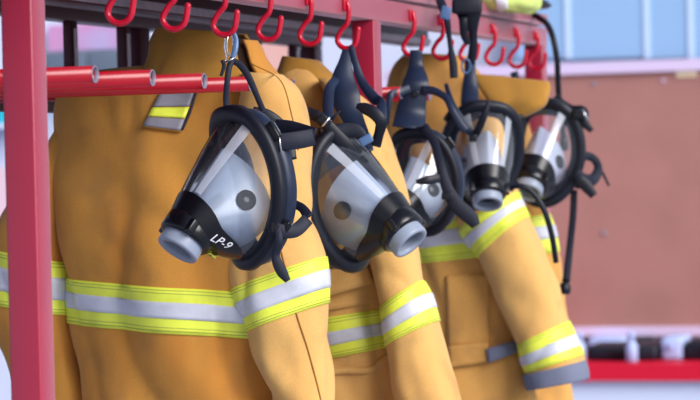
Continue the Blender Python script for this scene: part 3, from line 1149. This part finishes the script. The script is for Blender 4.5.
obj('chain', tube(spline([tuple(at(x, y, d1 + .05)) for x, y in ((225, 38), (224.5, 48), (226, 56), (225, 64))], 6), [0.0010 + 0.0006 * (k % 2) for k in range(19)], 6), 'chrome', m1)
strap(m1, [(222, 60, 4, .04), (224, 66, 4, .04), (221, 76, 3, .04)], d1, 'strap_end')
# upper temple strap with its loop folded out, lower strap loop with hanging tail
strap(m1, [(268, 143, 16, -.048), (280, 142, 17, -.05), (298, 140, 18, -.046), (314, 137, 17, -.036)], d1, 'temple_strap', 'web', .003)
strap(m1, [(314.5, 134, 13, -.032), (303, 130, 12, -.012), (290, 127, 13, .0), (276, 126, 14, .01)], d1, 'temple_strap', 'web', .003)
obj('slider', box(at(276, 143, d1 - .05), RT * .0045 + UP * .0008, UP * .0115 - RT * .002, FW * .003, .0015), 'plastic', m1)
obj('slider_pin', tube([at(279, 135, d1 - .055), at(281, 151, d1 - .055)], .0016, 8), 'chrome', m1)
strap(m1, [(270, 226, 13, -.05), (282, 231, 14, -.05), (296, 230, 14, -.042), (308, 219, 13, -.03)], d1, 'cheek_strap', 'web', .003)
strap(m1, [(308.5, 217, 11, -.028), (302, 208, 9, -.012), (291, 202, 9, .0), (282, 192, 11, .01), (284, 170, 12, .01)], d1, 'cheek_strap', 'web', .003)
strap(m1, [(277, 226, 8, -.05), (279, 240, 8, -.055), (276, 254, 8, -.05), (277, 262, 10, -.05), (282, 272, 11, -.05), (288, 281, 6, -.05)], d1, 'strap_tail', 'web', .0035)
obj('slider', box(at(275, 227, d1 - .05), RT * .006, UP * .008, FW * .003, .0015), 'plastic', m1)
strap(m1, [(222, 124, 14, .03), (235, 142, 15, .05), (246, 165, 14, .06), (250, 190, 12, .06)], d1, 'rear_head_strap', 'rubber', .003)
strap(m1, [(252, 112, 12, .05), (268, 118, 16, .05), (284, 134, 16, .05), (290, 160, 14, .04)], d1, 'rear_head_strap', 'rubber', .004)
# hand-written mark and small label on the lower housing
MW = world_of(m1)


def on_housing(t, s, off):
    return MW @ cone(math.radians(t), s, off)


def mark(text, t, s, size, off=0.0036):
    o = on_housing(t, s, off)
    n = (on_housing(t, s, off + .01) - o).normalized()
    cu = bpy.data.curves.new('mark', 'FONT')
    cu.body = text
    cu.size = size
    cu.extrude = 0.0002
    cu.shear = 0.15
    cu.align_x = 'CENTER'
    cu.align_y = 'CENTER'
    tmp = bpy.data.objects.new('mark', cu)
    COL.objects.link(tmp)
    bpy.context.view_layer.update()
    me = bpy.data.meshes.new_from_object(tmp.evaluated_get(bpy.context.evaluated_depsgraph_get()))
    bpy.data.objects.remove(tmp)
    xd = (RT * 0.68 - UP * 0.73)
    xd = (xd - n * xd.dot(n)).normalized()
    yd = n.cross(xd)
    tree = bvh(([MW @ q for q in HG[0]], HG[1]))
    vts = []
    for v in me.vertices:
        q = o + xd * v.co.x + yd * v.co.y
        h = tree.ray_cast(q + n * .03, -n)
        vts.append((h[0] if h[0] is not None else q) + n * (0.0006 + v.co.z))
    fcs = [tuple(p.vertices) for p in me.polygons]
    return obj('handwritten_mark', (vts, fcs), 'white', m1, False)


HG = surf_grid(lambda a, s: cone(a, s, 0.0025), 72, 14, housing_start, 1.0)
lm = mark('LP-9', -38, 0.78, 0.0180)
lt = bvh(([MW @ q for q in HG[0]], HG[1]))
obj('warning_label', patch(lt, [(200, 243), (217, 255), (215, 259.5), (198, 248)], 6, 3, .001, .001, d1 - .05), 'label', m1)
lm['label'] = 'white handwritten LP-9'

# ---- second mask, on the last hook before the middle post
d2 = 3.89
m2 = make_mask(350, 198, d2, 54, 2, -8, 'breathing mask with a clear visor lying over the second jacket', 1.1)
h2 = HD(5)
strap(m2, [(347, 50, 9, .12), (345, 62, 13, .11), (343, 80, 24, .1), (345, 96, 30, .09), (352, 116, 22, .08), (362, 140, 18, .05), (366, 152, 16, .02)], d2, 'head_harness', 'rubber_blue', .003)
strap(m2, [(351, 46, 6, .12), (355, 62, 7, .11), (362, 82, 9, .1), (374, 98, 11, .08), (381, 104, 10, .06), (382, 122, 9, .04), (377, 140, 10, .03)], d2, 'harness_arm', 'rubber_blue', .003)
strap(m2, [(337, 78, 8, .09), (330, 88, 10, .06), (328, 104, 11, .02), (329, 120, 10, -.02)], d2, 'harness_arm', 'rubber_blue', .003)
strap(m2, [(303, 111, 8, -.03), (309, 113, 11, -.03), (320, 118, 12, -.035), (332, 130, 13, -.035), (346, 145, 14, -.03), (357, 156, 15, -.02)], d2, 'temple_strap', 'rubber', .005)
obj('slider', box(at(324, 121, d2 - .045), RT * .008 - UP * .006, UP * .006 + RT * .005, FW * .004, .002), 'plastic', m2)
obj('slider_pin', tube([at(322, 127, d2 - .052), at(330, 117, d2 - .052)], .0016, 8), 'chrome', m2)
strap(m2, [(329, 122, 4, -.04), (335, 116, 3, -.045), (340, 111, 2, -.045)], d2, 'strap_end')
strap(m2, [(357, 106, 5, -.02), (364, 108, 11, -.025), (374, 113, 13, -.03), (381, 122, 12, -.03), (379, 134, 10, -.02), (376, 146, 10, -.01)], d2, 'temple_strap', 'rubber', .005)
obj('slider', box(at(366, 140, d2 - .03), RT * .009 + UP * .005, UP * .006 - RT * .003, FW * .004, .002), 'buckle', m2)
obj('cord', tube(spline([tuple(at(x, y, d2 + z)) for x, y, z in ((320, 128, -.02), (316, 150, -.01), (312, 172, .0), (312, 184, .01))], 6), .0022, 8), 'web', m2)
strap(m2, [(306, 184, 14, -.03), (318, 172, 14, -.03), (334, 160, 14, -.03), (352, 152, 14, -.02)], d2, 'crown_band', 'rubber', .006)

# ---- third mask, half behind the second
d3 = 4.36
m3 = make_mask(420, 182, d3, -38, 6, -4, 'breathing mask half hidden behind another, hung by a rubber harness with a round hole', 0.92)
strap(m3, [(416, 50, 12, .02), (416, 66, 15, .02), (416, 82, 26, .0), (414, 96, 26, 0), (411, 112, 30, 0), (409, 128, 34, -.02)], d3, 'head_harness', 'rubber_blue', .003)
hp = obj('harness_hole', lathe_solid(at(415.5, 94, d3 - .004), -FW, [(0, .0062), (.0012, .0062), (.0013, .005)], 20), 'plastic', m3)
strap(m3, [(410, 88, 9, -.004), (400, 92, 9, -.01), (391, 95, 7, -.02), (388, 110, 6, -.02), (386, 124, 6, -.01)], d3, 'harness_arm', 'rubber_blue', .003)
strap(m3, [(422, 90, 9, -.004), (434, 91, 8, -.01), (446, 98, 7, -.02), (452, 110, 7, -.03), (460, 124, 8, -.03), (466, 131, 8, -.03)], d3, 'harness_arm', 'rubber_blue', .003)
strap(m3, [(424, 126, 9, -.03), (434, 142, 9, -.05), (440, 165, 9, -.09), (448, 190, 12, -.10), (458, 206, 15, -.10), (470, 217, 15, -.10), (476, 226, 9, -.10)], d3, 'cheek_strap', 'web', .004)
strap(m3, [(440, 178, 9, -.10), (428, 180, 9, -.11), (416, 182, 4, -.11)], d3, 'strap_end', 'rubber', .004)
obj('slider', box(at(447, 196, d3 - .11), RT * .009, UP * .006, FW * .003, .002), 'plastic', m3)

# ---- fourth mask, facing out
d4 = 4.66
m4 = make_mask(483, 156, d4, 8, 12, 4, 'breathing mask facing out with its round grey connector in view', 1.0)
strap(m4, [(470, 62, 11, .08), (470, 74, 12, .07), (470, 90, 17, .06), (470, 108, 18, .03), (474, 120, 14, .0)], d4, 'head_harness', 'rubber_blue', .004)
strap(m4, [(446, 84, 4, -.02), (452, 104, 7, -.05), (462, 122, 9, -.06), (474, 136, 7, -.06)], d4, 'temple_strap', 'rubber_blue', .003)
strap(m4, [(489, 101, 3, -.08), (484, 116, 7, -.08), (478, 130, 8, -.07), (474, 138, 6, -.06)], d4, 'strap_end', 'rubber', .003)
obj('slider', box(at(473, 138, d4 - .07), RT * .007, UP * .007, FW * .003, .002), 'plastic', m4)
obj('air_hose', tube(spline([tuple(at(x, y, d4 + z)) for x, y, z in ((508, 188, -.02), (520, 186, -.03), (532, 192, -.03), (544, 210, -.03), (552, 236, -.02), (556, 262, .0))], 6), .0052, 10), 'rubber', m4)

# ---- fifth mask, at the end of the rack
d5 = 5.02
m5 = make_mask(542, 153, d5, -20, 4, 2, 'breathing mask at the far end of the rack before the cork pinboard', 1.05)
strap(m5, [(514, 72, 8, .06), (518, 84, 8, .05), (530, 98, 10, .04), (540, 108, 12, .02)], d5, 'head_harness', 'rubber_blue', .003)
strap(m5, [(556, 96, 6, .03), (562, 104, 9, .02), (572, 110, 10, .0), (582, 112, 12, -.01), (584, 122, 10, -.02), (592, 131, 5, -.02)], d5, 'temple_strap', 'rubber', .004)
obj('slider', box(at(579, 114, d5 - .03), RT * .012, UP * .009, FW * .004, .002), 'plastic', m5)
obj('slider_pin', tube([at(582, 109, d5 - .035), at(588, 120, d5 - .035)], .0018, 8), 'chrome', m5)
strap(m5, [(574, 160, 10, .0), (586, 156, 9, .02), (595, 160, 8, .03), (598, 170, 9, .02), (592, 180, 12, .0), (582, 178, 11, -.02), (576, 172, 10, -.02)], d5, 'cheek_strap', 'web', .003)
strap(m5, [(592, 158, 3, .03), (602, 172, 3, .03), (609, 186, 2.5, .03)], d5, 'strap_end', 'web', .003)
strap(m5, [(578, 178, 10, -.02), (586, 186, 12, -.02), (594, 196, 8, -.02)], d5, 'strap_tail', 'rubber', .004)
strap(m5, [(574, 190, 7, .0), (573, 215, 7, .01), (570, 245, 7, .02), (566, 282, 8, .02)], d5, 'neck_strap', 'web', .003)
obj('strap_end', lathe_solid(at(565, 288, d5 + .02), ZV, [(-.012, .009), (-.004, .012), (.006, .011), (.012, .005)], 16), 'rubber', m5)

# ------------------------------------------------------------------ on and over the top shelf
ds = HD(8) - .02
hv = thing('folded_vest', (-0.12, 1.86, RTZ + 0.032), 'folded lime hi-vis vest with a white stripe on the rack shelf', 'vest')
vf = Loft([(470, -46, 524, -40, .09, 1.9), (462, -30, 534, -22, .12, 1.9), (464, -6, 538, 4, .12, 1.9), (470, 6, 532, 12, .10, 1.9), (474, 8, 528, 14, .08, 1.9)], 0.008, 0.002, 91)
vo = obj('cloth', vf.mesh(ns=30, nphi=70), 'hivis', hv)
vt = bvh(vf.mesh(ns=30, nphi=70))
obj('white_stripe', patch(vt, [(494, -8), (507, -8), (508, 12), (497, 12)], 6, 8, .004, .004, 5.0), 'white', hv)
hl = thing('helmet', (-0.08, 2.16, RTZ + 0.032), 'grey helmet beside the lime vest on the rack shelf', 'helmet')
hc = Vector((-0.075, 2.17, RTZ + 0.034))
obj('shell', lathe_solid(hc, ZV, [(.012, .085), (.03, .088), (.07, .078), (.10, .05), (.115, .015)], 32), 'helmet_grey', hl)
obj('brim', lathe_solid(hc, ZV, [(.0, .104), (.004, .110), (.014, .100), (.018, .086)], 32), 'case', hl)
obj('stripe', lathe(hc, ZV, [(.034, .0885), (.034, .0895), (.048, .0865), (.048, .0855)], 32), 'case_blue', hl)

hz = thing('black_harness', at(470, 2, ds - .06), 'black strap harness slung over the rack rail above the fourth mask', 'harness')
strap(hz, [(458, -22, 16, .0), (462, -6, 22, -.05), (468, 8, 26, -.07), (470, 18, 22, -.07), (473, 32, 9, -.06), (473, 50, 9, -.05), (470, 64, 9, -.04)], ds, 'strap', 'rubber', .005)
strap(hz, [(460, 0, 14, -.05), (463, 18, 9, -.075), (464, 34, 8, -.07), (468, 44, 6, -.06)], ds, 'strap', 'rubber', .005)
obj('pad', box(at(467, 6, ds - .085), RT * .026, UP * .014, FW * .006, .005), 'rubber', hz)
obj('snap_hook', tube([at(466 + 4.2 * math.cos(a), 66 + 7 * math.sin(a), ds - .05 + .003 * math.sin(a)) for a in [2 * PI * k / 24 for k in range(24)]], .0018, 8, closed=True), 'buckle', hz)
lan = thing('black_lanyard', at(446, 8, ds - .09), 'thin black lanyard with a blue buckle hanging over the rack rail', 'lanyard')
strap(lan, [(434, -22, 7, .0), (438, -6, 8, -.06), (443, 8, 9, -.10), (447, 20, 7, -.11), (450, 44, 5, -.10), (453, 62, 8, -.10), (454, 78, 8, -.10)], ds, 'strap', 'web', .004)
obj('buckle', box(at(445.5, 13, ds - .118), RT * .0085 - UP * .003, UP * .011 + RT * .003, FW * .004, .003), 'buckle', lan)
hs_ = thing('air_hose', at(556, 80, 5.3), 'black hose draped over the far end of the rack shelf', 'hose')
obj('hose', tube(spline([tuple(at(x, y, 5.22 + z)) for x, y, z in ((528, 12, .1), (538, 17.5, .02), (547, 24, -.03), (553, 38, -.06), (557, 60, -.06), (558, 84, -.04), (560, 110, .0), (564, 140, .05))], 8), .0062, 12), 'rubber', hs_)
obj('end_fitting', lathe_solid(at(564, 141, 5.27), Vector((0, 0, 1)), [(-.02, .007), (-.016, .009), (.006, .009), (.01, .007)], 16), 'plastic', hs_)
